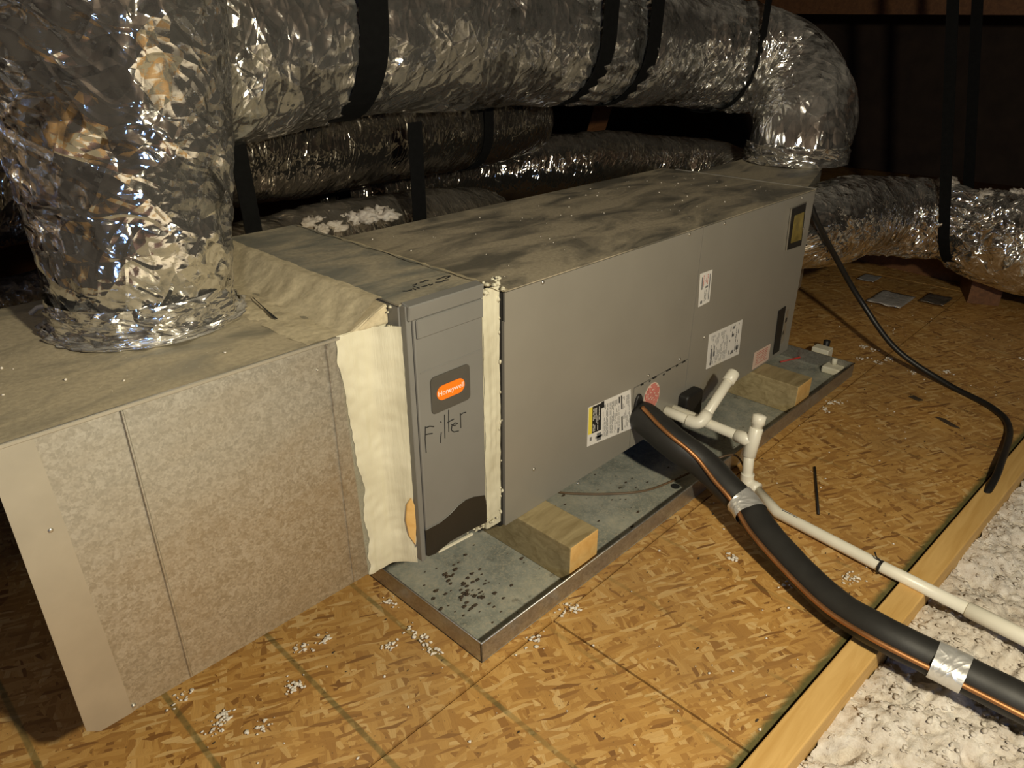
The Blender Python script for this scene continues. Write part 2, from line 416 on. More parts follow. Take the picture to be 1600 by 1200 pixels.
def fluff(mb, c, size, seed, sub=3, sq=(1, 1, 0.7)):
    bm = bmesh.new(); bmesh.ops.create_icosphere(bm, subdivisions=sub, radius=1.0)
    b = len(mb.v); c = Vector(c)
    for v in bm.verts:
        q = v.co * 1.7 + Vector((seed * 3.3, seed * 1.7, seed))
        k = 0.75 + 0.55 * noise.noise(q) + 0.35 * noise.noise(q * 2.7) + 0.2 * noise.noise(q * 6)
        mb.v.append(c + Vector((v.co.x * sq[0], v.co.y * sq[1], v.co.z * sq[2])) * k * size)
    for f in bm.faces: mb.f.append(tuple(b + v.index for v in f.verts)); mb.mi.append(0)
    bm.free(); return mb

def text_mb(s, size, fn, align='CENTER'):
    cu = bpy.data.curves.new('t', 'FONT'); cu.body = s; cu.size = size; cu.align_x = align; cu.align_y = 'CENTER'; cu.resolution_u = 3
    ob = bpy.data.objects.new('t', cu); col.objects.link(ob)
    dg = bpy.context.evaluated_depsgraph_get(); me = bpy.data.meshes.new_from_object(ob.evaluated_get(dg))
    mb = MB(); mb.v = [Vector(fn(v.co.x, v.co.y)) for v in me.vertices]; mb.f = [tuple(p.vertices) for p in me.polygons]; mb.mi = [0] * len(mb.f)
    bpy.data.objects.remove(ob); bpy.data.curves.remove(cu); bpy.data.meshes.remove(me)
    return mb

# ================================================================== THE SETTING
# floor of OSB sheets on joists
floor = struct(make('floor', MB().box(-3.5, 7.0, -6.5, 5.5, -0.16, -0.12).box(-3.4, 6.9, -0.58, 3.9, -0.119, -0.0195), 'lumber_old'), 'attic floor of joists under the OSB sheets')
gap = 0.0022
def fy(x): return -0.593 - (x - .25) * .0487
sheets = [(-3.4, -0.565, None, -0.195), (-0.565, 0.855, None, -0.195), (0.855, 3.29, None, -0.195), (3.29, 5.73, None, -0.195),
          (-3.4, -1.17, -0.195, 1.03), (-1.17, 1.27, -0.195, 1.03), (1.27, 3.71, -0.195, 1.03), (3.71, 6.15, -0.195, 1.03),
          (-3.4, -0.565, 1.03, 2.25), (-0.565, 1.875, 1.03, 2.25), (1.875, 4.31, 1.03, 2.25), (4.31, 6.75, 1.03, 2.25)]
for k, (x0, x1, y0, y1) in enumerate(sheets):
    x0 += gap; x1 -= gap; y1 -= gap
    ya, yb = (fy(x0), fy(x1)) if y0 is None else (y0 + gap, y0 + gap); z1 = random.uniform(-0.0012, 0)
    make('osb_sheet', MB().quadbox([(x0, ya, -.018), (x1, yb, -.018), (x1, y1, -.018), (x0, y1, -.018), (x0, ya, z1), (x1, yb, z1), (x1, y1, z1), (x0, y1, z1)]), 'osb', floor)

# roof over the attic: two slopes, rafters, gable ends
def slope(name, sgn):
    y0, y1 = -0.5, -0.5 + sgn * 6.4
    mb = MB().prism([(-3.5, y0, 3.2), (7.0, y0, 3.2), (7.0, y1, -.2133), (-3.5, y1, -.2133)], (0, 0, 0.03))
    o = struct(make(name, mb, 'roof')); fix_normals(o); return o
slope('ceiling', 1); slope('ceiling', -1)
for nm, x in (('wall_right', 7.0), ('wall_left', -3.55)):
    o = struct(make(nm, MB().prism([(x, -6.9, -.2), (x, 5.9, -.2), (x, -.5, 3.2)], (.05, 0, 0)), 'roof')); fix_normals(o)

# ================================================================== RETURN PLENUM (galvanised box)
XP0, XP1, YP0, YP1, ZP0, ZP1 = 0.093, 0.652, 0.030, 0.560, 0.153, 0.632
rp = thing('return_plenum', (0.37, 0.3, ZP0), 'galvanised sheet metal return box under the upright foil duct', 'duct box')
mb = MB(); fr_ = [(XP0 + .014, ZP0), (XP1, ZP0), (XP1, ZP1), (XP0, ZP1), (XP0, ZP0 + .012)]
mb.v = [Vector((x, YP0, z)) for x, z in fr_] + [Vector((x if x == XP1 else x + .066, YP1, z)) for x, z in fr_]
mb.f = [(0, 1, 2, 3, 4), (9, 8, 7, 6, 5)] + [((i + 1) % 5, i, 5 + i, 5 + (i + 1) % 5) for i in range(5)]; mb.mi = [0] * 7
fix_normals(make('box_body', mb, 'galv', rp))
fix_normals(make('top_sheet', MB().prism([(XP0 - .002, YP0 - .0015, ZP1), (XP1, YP0 - .0015, ZP1), (XP1, YP1, ZP1), (XP0 + .064, YP1, ZP1)], (0, 0, .0015)), 'dust_plenum', rp))
make('hem', MB().box(XP0 - 0.002, XP1 - .075, YP0 - 0.003, YP0 + 0.002, ZP1 - 0.004, ZP1 + 0.002), 'galv_plain', rp, bevel=0.001)
make('end_flange', MB().prism([(XP0 + .016, YP0 - .0015, ZP0), (XP0 + .062, YP0 - .0015, ZP0), (XP0 + .052, YP0 - .0015, ZP1 - .06), (XP0 + .05, YP0 - .0015, ZP1 - .004), (XP0, YP0 - .0015, ZP1 - .004), (XP0, YP0 - .0015, ZP0 + .014)], (0, 0.0012, 0)), 'galv_plain', rp)
for xs, wdt in ((0.242, 0.004), (0.548, 0.005)):
    make('standing_seam', MB().box(xs, xs + wdt, YP0 - 0.0035, YP0 + 0.001, ZP0 + 0.002, ZP1 - 0.004), 'galv', rp, bevel=0.001)
make('seam_fold', MB().box(0.552, 0.565, YP0 - 0.0015, YP0 + 0.001, ZP0 + 0.001, ZP1 - .003), 'galv', rp)
def screw(parent, x, y, z, r=0.0035):
    return make('screw', MB().tube([(x, y, z), (x, y - 0.0016, z), (x, y - 0.0028, z)], [r, r, r * 0.6], 8), 'screw', parent, True)
screw(rp, 0.158, YP0, 0.163); screw(rp, 0.13, YP0, 0.50); screw(rp, 0.53, YP0, 0.59, 0.002)
# brushed mastic band over the joint with the filter cabinet
def ragged_band(x_edge, x1, y, z0, z1, nz, nx, seed, th=0.004, amp=0.010, front=0.0):
    mb = MB()
    for i in range(nz + 1):
        z = z0 + (z1 - z0) * i / nz
        e = x_edge(i / nz) + amp * (noise.noise(Vector((z * 16, seed, 1))) + 0.5 * noise.noise(Vector((z * 55, seed, 2))))
        for j in range(nx + 1):
            f = j / nx; x = e + (x1 - e) * f
            wrap = (max(0, f - .55) / .45) ** 1.6 * front
            d = wrap + th * min(1, f * nx * 0.5) * (0.7 + 0.5 * noise.noise(Vector((x * 90, z * 9, seed)))) + 0.0016 * noise.noise(Vector((x * 60, z * 60, seed + 4)))
            mb.v.append(Vector((x, y - max(0.0003, d if j else 0.0003), z)))
    for i in range(nz):
        for j in range(nx):
            b = i * (nx + 1) + j; mb.f.append((b, b + 1, b + nx + 2, b + nx + 1)); mb.mi.append(0)
    b = len(mb.v)
    mb.v += [Vector((x_edge(0), y + .001, z0)), Vector((x1, y + .001, z0)), Vector((x1, y + .001, z1)), Vector((x_edge(1), y + .001, z1))]
    mb.f.append((b + 3, b + 2, b + 1, b)); mb.mi.append(0)
    return mb
make('mastic_band', ragged_band(lambda f: 0.582 + 0.008 * math.sin(f * 5) - 0.004 * f, 0.668, YP0 - 0.001, ZP0 - 0.002, ZP1 + 0.003, 110, 24, 3.0, front=0.036), 'mastic', rp, True)['label'] = 'cream brushed mastic band'
def rough_slab(x0, x1, y0, y1, zf, nx, ny, seed, amp=0.004, edge=0.012):
    mb = MB()
    for j in range(ny + 1):
        y = y0 + (y1 - y0) * j / ny
        xa = x0 + edge * noise.noise(Vector((y * 14, seed, 0))); xb = x1 + edge * noise.noise(Vector((y * 14, seed, 9)))
        for i in range(nx + 1):
            f = i / nx; x = xa + (xb - xa) * f
            z = zf(f) + amp * noise.noise(Vector((x * 40, y * 30, seed))) + 0.5 * amp * noise.noise(Vector((x * 120, y * 60, seed)))
            mb.v.append(Vector((x, y, z)))
    for j in range(ny):
        for i in range(nx):
            b = j * (nx + 1) + i; mb.f.append((b, b + 1, b + nx + 2, b + nx + 1)); mb.mi.append(0)
    return mb
make('dusty_mastic', rough_slab(0.515, 0.668, YP0 + .002, YP1 - 0.005, lambda f: ZP1 + 0.0025 + (0 if f < 0.45 else 0.040 * min(1, (f - 0.45) / 0.42) ** 1.3), 34, 110, 5.0, 0.0028), 'dust_mastic', rp, True)['label'] = 'dust covered mastic slope on the top joint'
mb = MB().prism([(0.565, 0.285, ZP1 + .0065), (0.567, 0.286, ZP1 + .0065), (0.538, 0.165, ZP1 + .0065), (0.541, 0.155, ZP1 + .0065)], (0, 0, .0012))
make('open_slit', mb, 'ink', rp)
pt = at(655, 805, 1, YP0)
make('mastic_corner', MB().prism([(0.592, YP0 - .003, ZP1), (0.666, YP0 - .010, ZP1), (0.666, YP0 - .010, ZP1 + .036), (0.640, YP0 - .004, ZP1 + .024)], (0, .06, 0)), 'dust_mastic', rp, bevel=.004, seg=2)
make('bare_patch', MB().prism([(x, YP0 - .041 + (.667 - x) * .9, z) for x, z in ((.6655, .195), (.668, .235), (.668, .285), (.6645, .300), (.658, .285), (.655, .25), (.658, .215))], (0, .003, 0)), 'block_end', rp)['label'] = 'bare tan patch in the mastic'

# ================================================================== FILTER CABINET
XF0, XF1, YF, ZF0, ZF1 = 0.668, 0.836, -0.020, 0.160, 0.676
fc = thing('filter_cabinet', (0.752, 0.27, ZF0), 'slim grey filter cabinet marked Filter with orange badge', 'filter cabinet')
make('cabinet_body', MB().box(XF0 - .002, XF1 + .002, YF + .012, 0.585, ZF0 - .002, ZF1 - .006), 'paint_filter', fc, bevel=.002)
make('top_sheet', MB().box(XF0 - .003, XF1 + .003, YF + .008, 0.587, ZF1 - .006, ZF1 - .003), 'dust_filter', fc)
door = make('door', MB().box(XF0 + .012, XF1 - .001, YF - .006, YF + .012, ZF0 + .006, ZF1 - .004), 'paint_filter', fc, bevel=.003, seg=2)
make('side_rail', MB().box(XF0, XF0 + .011, YF - .003, YF + .012, ZF0, ZF1 - .004), 'paint_filter', fc, bevel=.001)
make('door_cap', MB().prism([(XF0 + .002, YF + .010, ZF1), (XF0 + .002, YF - .012, ZF1 - .003), (XF0 + .002, YF - .008, ZF1 - .03), (XF0 + .002, YF + .010, ZF1 - .03)], (XF1 - XF0 - .002, 0, 0)), 'paint_filter', fc, bevel=.002)
make('pull_flap', MB().box(XF0 + .016, XF1 - .002, YF - .0105, YF - .005, ZF1 - .064, ZF1 - .030), 'paint_filter', fc, bevel=.002)
make('panel_crease', MB().box(XF0 + .02, XF1 - .004, YF - .0068, YF - .005, ZF1 - .128, ZF1 - .1255), 'paint_filter', fc, bevel=.0005)
YD = YF - 0.006
def rounded(x0, x1, z0, z1, r, y, th, n=6):
    pts = []
    for (cx, cz, a0) in ((x1 - r, z1 - r, 0), (x0 + r, z1 - r, PI / 2), (x0 + r, z0 + r, PI), (x1 - r, z0 + r, 1.5 * PI)):
        for k in range(n + 1):
            a = a0 + PI / 2 * k / n; pts.append((cx + r * math.cos(a), y, cz + r * math.sin(a)))
    return MB().prism(pts, (0, th, 0))
bx0, bx1, bz0, bz1 = 0.708, 0.799, 0.462, 0.533
badge = make('badge', rounded(bx0, bx1, bz0, bz1, .009, YD - .002, .002), 'paint_dark', fc)
lx0, lx1, lz0, lz1 = bx0 + .012, bx1 - .014, bz0 + .022, bz1 - .021
make('logo_oval', rounded(lx0, lx1, lz0, lz1, .0139, YD - .0030, .001), 'orange', badge)['label'] = 'orange pill shaped badge'
make('logo_lettering', text_mb('Honeywell', 0.0142, lambda u, v: ((lx0 + lx1) / 2 + u, YD - .0034, (lz0 + lz1) / 2 + v)), 'white', badge)
def strokes(lines, fn, r):
    mb = MB()
    for ln in lines: mb.tube([fn(*p) for p in ln], r, 5)
    return mb
def fpt(px, py): return at(px, py, 1, YD - .0005)
def z3(x, y): return (640 + x / 7.5, 560 + y / 7.5)
fl = [[(185, 800), (182, 950), (195, 1105)], [(185, 815), (235, 795), (285, 800)], [(183, 895), (225, 885), (268, 880)],
      [(372, 868), (366, 920), (362, 990)], [(362, 742), (372, 752)], [(410, 660), (412, 800), (415, 935)],
      [(458, 605), (458, 740), (460, 862)], [(440, 755), (480, 730), (520, 710)],
      [(490, 775), (530, 790), (565, 762), (530, 755), (495, 790), (490, 840), (520, 862), (575, 850)],
      [(595, 645), (598, 730), (600, 815)], [(597, 665), (625, 640), (660, 632)]]
make('marker_writing', strokes(fl, lambda x, y: fpt(*z3(x, y)), 0.0010), 'ink', fc)['label'] = 'handwritten black word Filter'
# black curved strip at the foot of the door
def zq(x, y): return at(640 + x / 10, 760 + y / 10, 1, YD - .001)
sw = [(250, 690), (330, 650), (480, 570), (640, 440), (760, 310), (880, 215), (1010, 165), (1180, 140), (1205, 300), (1210, 560), (1000, 660), (640, 860), (410, 1050), (300, 1095), (268, 1080)]
o = make('curved_black_strip', MB().prism([zq(*p) for p in sw], (0, .0012, 0)), 'soot', fc); fix_normals(o)
make('strip_edge', strokes([[(250, 685), (330, 640), (480, 560), (640, 425), (760, 295), (870, 210)]], zq, .0009), 'paint_filter', fc)
make('foam_gasket', MB().bar(at(685, 862, 1, YD), at(738, 834, 1, YD), .004, .004), 'switch', fc)
# marker notes on the top of the filter cabinet
tp = lambda x, y: at(620 + x / 11.43, 410 + y / 11.43, 2, ZF1 - .0025)
tl = [[(110, 515), (180, 515), (270, 490)], [(295, 470), (340, 490)], [(285, 410), (330, 400), (355, 385)], [(295, 440), (330, 430)], [(365, 455), (405, 462)], [(440, 440), (500, 425), (545, 415)],
      [(570, 395), (600, 405), (640, 390)], [(415, 360), (470, 350), (510, 325), (570, 318)], [(690, 360), (750, 355), (810, 345), (840, 325), (920, 310)], [(720, 305), (780, 285), (870, 250), (955, 243)], [(870, 290), (920, 270), (955, 243)], [(600, 410), (615, 400)]]
make('marker_writing', strokes(tl, tp, 0.0013), 'ink', fc)
# mastic on the joint between filter cabinet and air handler
make('joint_flange', MB().box(0.838, 0.862, 0.012, 0.56, 0.118, 0.645).box(0.862, 0.903, 0.004, 0.56, 0.118, 0.642), 'mastic', fc)
make('joint_mastic', ragged_band(lambda f: 0.863, 0.903, 0.003, 0.118, 0.648, 110, 12, 8.0, .004, .003), 'mastic', fc, True)['label'] = 'cream mastic strip between the cabinets'
make('side_mastic', ragged_band(lambda f: 0.838, 0.864, 0.011, 0.128, 0.655, 160, 10, 18.0, .008, .003), 'dust_mastic', fc, True)
make('dusty_mastic', rough_slab(0.830, 0.925, -0.006, 0.575, lambda f: ZF1 - .001 - 0.040 * min(1, f / 0.8), 26, 110, 11.0, 0.0026, .008), 'dust_mastic', fc, True)
mb = MB()
for k in range(46):
    z = random.uniform(.13, .65); x = random.choice([0.845, 0.852, 0.903]) + random.uniform(-.004, .004)
    fluff(mb, (x, -0.001, z), random.uniform(.002, .006), k, 1, (0.8, 0.8, 1.5))
for k in range(26): fluff(mb, (random.uniform(.835, .91), random.uniform(-.012, .003), random.uniform(.640, .668)), random.uniform(.003, .008), k + 70, 2)
for k in range(16): fluff(mb, (0.80 + k * .006, random.uniform(-.012, .002), .152 - k * .001 + random.uniform(-.006, .004)), random.uniform(.003, .006), k + 170, 2)
for k in range(26): fluff(mb, (0.665 + random.uniform(-.004, .003), YP0 - .012 + random.uniform(-.006, .006), random.uniform(.165, .30) if k % 2 else random.uniform(.56, .665)), random.uniform(.002, .006), k + 270, 2)
o = make('mastic_blobs', mb, 'mastic', fc, True); o['kind'] = 'stuff'

# ================================================================== AIR HANDLER
XA0, XA1, YA1, ZA0, ZA1 = 0.918, 2.275, 0.550, 0.099, 0.632
ah = thing('air_handler', (1.6, 0.27, ZA0), 'long grey air handler cabinet lying on blocks in a metal pan', 'air handler')
make('cabinet_body', MB().box(XA0 - .013, XA1 - .002, 0.006, YA1, ZA0, ZA1 - .001), 'black', ah)  # black core also paints in the shade of the gap beside the filter cabinet
make('top_panel', MB().box(XA0, XA1, -0.001, YA1, ZA1 - .001, ZA1 + .0012), 'dust_cab', ah)
g2 = .0016; XS = 1.622; XQ = 1.372; ZQ = 0.272
def fp(poly): return MB().prism([(x, 0.0, z) for x, z in poly], (0, .0045, 0))
make('access_panel', fp([(XA0, ZA0), (XQ - g2, ZA0), (XQ - g2, ZQ + g2), (XS - g2, ZQ + g2), (XS - g2, ZA1 - .003), (XA0, ZA1 - .003)]), 'paint', ah)
make('drain_panel', fp([(XQ + g2, ZA0), (XS - g2, ZA0), (XS - g2, ZQ - g2), (XQ + g2, ZQ - g2)]), 'paint', ah)
make('blower_panel', fp([(XS + g2, ZA0), (XA1, ZA0), (XA1, ZA1 - .003), (XS + g2, ZA1 - .003)]), 'paint', ah)
make('edge_flange', MB().box(XA0 - .003, XA0 - .0005, -.001, .02, ZA0 + .002, ZA1 - .06), 'paint', ah)
for (px, py) in ((848, 441), (1077, 366), (1132, 349), (1253, 309), (834, 733), (1062, 561), (1013, 587), (903, 755), (1100, 527), (1255, 357)):
    p = at(px, py, 1, 0); screw(ah, p.x, 0, p.z, .0042)
mb = MB()
for x, l, d in ((1.40, .012, .001), (1.437, .006, .003), (1.452, .018, .0005), (1.50, .008, .006), (1.515, .02, .0), (1.56, .01, .001), (1.59, .016, .0)):
    mb.box(x, x + l, -.0006, .001, ZQ - .0035 - d, ZQ + .0008 - d)
make('seam_scuffs', mb, 'ink', ah)['kind'] = 'stuff'
def bil(c, u, v):  # c: TL TR BR BL
    return (c[0] * (1 - u) + c[1] * u) * (1 - v) + (c[3] * (1 - u) + c[2] * u) * v
def label_plate(name, corners, mat, eps=.0008):
    c = [at(px, py, 1, 0) for px, py in corners]
    o = make(name, MB().prism([p + Vector((0, -eps, 0)) for p in c], (0, eps, 0)), mat, ah); fix_normals(o)
    def q(u0, u1, v0, v1, e=.0011):
        return [bil(c, u, v) + Vector((0, -e, 0)) for u, v in ((u0, v0), (u1, v0), (u1, v1), (u0, v1))]
    return o, q
def add_quads(name, q, rects, mat, parent, e=.0011):
    mb = MB()
    for r in rects:
        b = len(mb.v); mb.v += q(*r, e); mb.f.append((b, b + 3, b + 2, b + 1)); mb.mi.append(0)
    o = make(name, mb, mat, parent)
    if len(rects) > 1: o['kind'] = 'stuff'
    return o
rnd = random.Random(3)
def rows(u0, u1, v0, v1, n, vertical=True, dens=.8):
    out = []
    for i in range(n):
        a = u0 + (u1 - u0) * i / n; b = a + (u1 - u0) / n * .34; t = v0
        while t < v1 - .02:
            l = rnd.uniform(.04, .16); e = min(v1, t + l)
            if rnd.random() < dens: out.append((a, b, t, e) if vertical else (t, e, a, b))
            t = e + .018
    return out
wl, q = label_plate('warning_label', [(919, 637), (985, 608), (987, 669), (917, 698)], 'paper'); wl['label'] = 'white warning label with yellow edge'
add_quads('yellow_strip', q, [(0.01, .09, .02, .70)], 'yellow', wl)
for r_ in [(.09, .29, .02, .70), (.29, .36, .0, .16), (.70, .73, .06, .22), (.755, .785, .05, .40), (.755, .785, .58, .95), (.66, .69, .85, .97)]: add_quads('black_block', q, [r_], 'ink', wl)
add_quads('print', q, rows(.11, .27, .08, .66, 5), 'white', wl, .0014)
add_quads('print', q, rows(.33, .72, .1, .92, 15) + rows(.80, .97, .1, .9, 6, True, .6) + [(.05, .09, .78, .88), (.2, .29, .75, .95), (.17, .32, .82, .88)], 'grey_print', wl, .0014)
rl, q = label_plate('rating_label', [(1108, 523), (1160, 499), (1154, 553), (1103, 577)], 'paper'); rl['label'] = 'white rating label full of small print'
add_quads('print', q, rows(.08, .60, .08, .92, 13, True, .6) + rows(.64, .95, .05, .9, 5, True, .35) + [(.09, .13, .45, .93), (.17, .2, .4, .7), (.70, .77, .08, .16), (.70, .77, .3, .38), (.72, .8, .78, .88), (.86, .95, .7, .82)], 'grey_print', rl)
sl, q = label_plate('caution_label', [(1094, 428), (1113, 421), (1108, 471), (1091, 480)], 'paper')
add_quads('print', q, [(.15, .25, .12, .5), (.5, .72, .44, .5), (.12, .3, .84, .93), (.8, .88, .1, .9)] + rows(.45, .8, .55, .9, 3), 'grey_print', sl)
add_quads('print', q, rows(.3, .75, .08, .42, 4), 'red_print', sl)
pl, q = label_plate('notice_label', [(1179, 551), (1204, 537), (1200, 562), (1175, 578)], 'paper_pink')
add_quads('print', q, rows(.12, .88, .15, .85, 7, False, .8), 'red_print', pl)
# round red sticker
cx, cz = 1.455, 0.218
rs = make('round_sticker', MB().prism([(cx + .036 * math.cos(a * PI / 14), -.0008, cz + .040 * math.sin(a * PI / 14)) for a in range(28)], (0, .0008, 0)), 'paper_pink', ah)
mb = MB()
for k in range(11):
    x = cx - .030 + k * .006; hgt = .037 * math.sqrt(max(0, 1 - ((x - cx) / .034) ** 2)); z = cz - hgt
    while z < cz + hgt - .004:
        e = min(cz + hgt, z + rnd.uniform(.008, .03)); mb.box(x - .0018, x + .0018, -.0014, -.0006, z, e); z = e + .003
make('print', mb, 'red_print', rs)['kind'] = 'stuff'
# sight window and switch slot
c4 = [at(px, py, 1, 0) for px, py in ((1235, 326), (1258, 317), (1250, 383), (1227, 391))]
bz = make('sight_window', MB().prism([p + Vector((0, -.004, 0)) for p in c4], (0, .005, 0)), 'black', ah); fix_normals(bz); bz['label'] = 'black framed yellow sight window'
cc = sum(c4, Vector()) / 4
make('sight_glass', MB().prism([cc + (p - cc) * (.62 if k in (0, 1) else .70) + Vector((0.008, -.0055, 0.0)) for k, p in enumerate(c4)], (0, .002, 0)), 'brass', bz)
make('window_lip', strokes([[c4[3] + Vector((-.002, -.004, 0)), c4[0] + Vector((-.002, -.004, 0)), c4[1] + Vector((0, -.004, .003))]], lambda *a: Vector(a), .0022), 'screw', bz)
c4 = [at(px, py, 1, 0) for px, py in ((1216, 486), (1227, 478), (1216, 548), (1207, 554))]
sb = make('switch_slot', MB().prism([p + Vector((0, -.003, 0)) for p in c4], (0, .004, 0)), 'black', ah); fix_normals(sb)
o, q = label_plate('switch_sticker', [(1228, 486), (1233, 482), (1224, 533), (1219, 537)], 'galv_plain')
add_quads('print', q, [(.3, .8, .25, .38), (.1, .4, .62, .74)], 'ink', o)
# grommet, suction boss and drain plug
def disc_y(name, x, z, rx, rz, y0, y1, mat, parent):
    return make(name, MB().prism([(x + rx * math.cos(a * PI / 10), y0, z + rz * math.sin(a * PI / 10)) for a in range(20)], (0, y1 - y0, 0)), mat, parent, bevel=.002)
p = at(996, 634, 1, 0); disc_y('rubber_grommet', p.x, p.z, .017, .034, -.006, .002, 'black', ah)
p = at(1071, 628, 1, 0)
make('drain_plug', rounded(p.x - .042, p.x + .042, p.z - .045, p.z + .040, .014, -.03, .032), 'black', ah, bevel=.006, seg=2)

# ================================================================== SUPPLY PLENUM (far end)
sp = thing('supply_plenum', (2.6, .25, .12), 'dusty metal supply box beyond the far end of the air handler', 'duct box')
o = make('box_body', MB().prism([(2.278, .10, .12), (2.90, .24, .12), (2.90, .46, .12), (2.278, .42, .12)], (0, 0, .512)), 'galv_plain', sp); fix_normals(o)
o = make('top_sheet', MB().prism([(2.278, .028, .632), (2.90, .218, .632), (2.90, .462, .632), (2.278, .422, .632)], (0, 0, .0015)), 'dust_cab', sp); fix_normals(o)
make('joint_seam', MB().box(2.274, 2.280, 0, .5, .628, .6355), 'paint', sp)

# ================================================================== FLEX DUCTS
def duct(name, ctrl, nu, per_m, seed, mat, label, **kw):
    mb, pts, fr, L = foil_tube(ctrl, nu, per_m, seed, **kw)
    lo = min(pts, key=lambda p: p.z)
    t = thing(name, (pts[0].x, pts[0].y, pts[0].z), label, 'duct')
    make('foil_jacket', mb, mat, t, True)
    return t, pts, fr, L
# upright return duct
rd, pts, fr, L = duct('flex_duct', [(.402, .337, .645, .134), (.405, .336, .70, .142), (.408, .335, .76, .150), (.42, .335, .89, .158), (.435, .335, 1.02, .163), (.44, .335, 1.11, .166), (.44, .335, 1.3, .17), (.40, .36, 1.55, .17), (.25, .42, 1.8, .17)], 220, 150, 1.0, 'foil',
    'upright silver foil flex duct rising from the galvanised box', fold=0.55, crumple=1.7, lump=1.3)
def crumple_ring(c, r0, r1, z0, z1, n, m, seed):
    mb = MB(); mb.uv = []
    for i in range(m + 1):
        f = i / m
        for j in range(n):
            a = 2 * PI * j / n; q = Vector((math.cos(a) * 2.2, math.sin(a) * 2.2, f * 1.5 + seed))
            k = 0.012 * noise.noise(q * 1.4) + 0.008 * noise.noise(q * 4)
            r = r0 + (r1 - r0) * f + k; mb.v.append(Vector((c[0] + r * math.cos(a), c[1] + r * math.sin(a), max(ZP1 + .003, z0 + (z1 - z0) * f + .4 * k))))
    for i in range(m):
        for j in range(n):
            k = (j + 1) % n; mb.f.append((i * n + j, i * n + k, (i + 1) * n + k, (i + 1) * n + j)); mb.mi.append(0)
            U = lambda jj, ii: (jj / n * 1.1, ii / m * .12)
            mb.uv.append((U(j, i), U(j + 1, i), U(j + 1, i + 1), U(j, i + 1)))
    return mb
make('tape_collar', crumple_ring((.402, .337), .146, .141, ZP1 + .006, ZP1 + .060, 130, 14, 2.0), 'foil_smooth', rd, True)
make('tape_skirt', crumple_ring((.402, .337), .158, .148, ZP1 + .004, ZP1 + .014, 130, 6, 5.0), 'foil_smooth', rd, True)

# long overhead duct bending down into the supply box
md, mpts, mfr, ML = duct('flex_duct', [(-1.2, .80, 1.05, .21), (.2, .78, 1.035, .21), (.75, .77, 1.035, .21), (1.10, .77, 1.075, .205), (1.45, .77, 1.065, .208), (1.95, .76, 1.055, .203), (2.45, .74, 1.01, .20), (2.80, .64, .975, .195), (2.93, .47, .92, .185), (2.86, .33, .80, .18), (2.76, .29, .69, .175), (2.74, .285, .64, .175)], 170, 125, 2.0, 'foil_smooth',
    'long silver foil flex duct overhead bending down to the far box', fold=0.6, crumple=1.4, lump=1.1, pinch=[(2.27, .03, .05), (3.12, .03, .07), (3.35, .03, .07), (4.02, .03, .05)])
make('tape_collar', crumple_ring((2.74, .285), .185, .178, .637, .70, 90, 8, 7.0), 'foil_smooth', md, True)

# ducts running behind the cabinets
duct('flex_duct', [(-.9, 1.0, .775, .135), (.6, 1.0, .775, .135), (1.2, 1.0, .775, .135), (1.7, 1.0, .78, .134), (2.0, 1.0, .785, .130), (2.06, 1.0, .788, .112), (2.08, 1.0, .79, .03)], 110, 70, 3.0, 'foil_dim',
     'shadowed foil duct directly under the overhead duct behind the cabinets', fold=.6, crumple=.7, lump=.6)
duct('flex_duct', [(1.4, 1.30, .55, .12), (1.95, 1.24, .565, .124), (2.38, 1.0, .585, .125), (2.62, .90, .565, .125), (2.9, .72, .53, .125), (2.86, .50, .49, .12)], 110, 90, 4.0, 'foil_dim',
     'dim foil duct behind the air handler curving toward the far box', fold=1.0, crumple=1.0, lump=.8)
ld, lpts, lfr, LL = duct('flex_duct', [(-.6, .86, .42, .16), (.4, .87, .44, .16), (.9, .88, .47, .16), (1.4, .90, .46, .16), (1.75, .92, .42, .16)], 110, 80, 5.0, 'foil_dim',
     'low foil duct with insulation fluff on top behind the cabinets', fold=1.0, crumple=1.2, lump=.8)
# duct on the right, hung in front of the far wall
ed, epts, efr, EL = duct('flex_duct', [(2.37, .20, .43, .10), (2.45, .125, .45, .125), (2.70, .10, .43, .15), (2.98, .13, .405, .16), (3.24, .11, .375, .162), (3.37, .0, .36, .16), (3.42, -.12, .355, .155), (3.46, -.30, .31, .183), (3.52, -.6, .285, .19), (3.6, -1.1, .28, .19), (3.65, -1.7, .28, .19)], 150, 120, 6.0, 'foil_crisp',
     'foil flex duct low on the right hung by a black strap', fold=1.4, crumple=1.3, lump=1.2, pinch=[(1.25, .035, .10)])
def clump(name, cs, label, group):
    mb = MB()
    for k, (c, s) in enumerate(cs): fluff(mb, c, s, k + len(cs) * 1.7, 3, (1, 1, .6))
    return tag(make(name, mb, 'insul', None, True), label, 'insulation', group)
def spread(c, n, sx, sy, s):
    return [((c[0] + random.uniform(-sx, sx), c[1] + random.uniform(-sy, sy), c[2] + random.uniform(-.01, .01)), random.uniform(s * .5, s)) for _ in range(n)]
p = at(550, 336, 1, .80); clump('insulation_tuft', spread((p.x, .80, .60), 14, .13, .03, .04), 'long fluffy insulation tuft lying along the low rear duct', 'tufts on ducts')
p = at(425, 360, 1, .78); clump('insulation_tuft', spread((p.x, .78, .585), 8, .035, .03, .04), 'small fluffy insulation tuft on the low rear duct beside a strap', 'tufts on ducts')
clump('insulation_tuft', spread((3.42, -.05, .505), 6, .04, .05, .04), 'pale insulation tuft on the right duct just left of its strap', 'tufts on ducts')
clump('insulation_tuft', spread((3.46, -.26, .485), 9, .05, .07, .045), 'wide insulation tuft on the right duct just right of its strap', 'tufts on ducts')

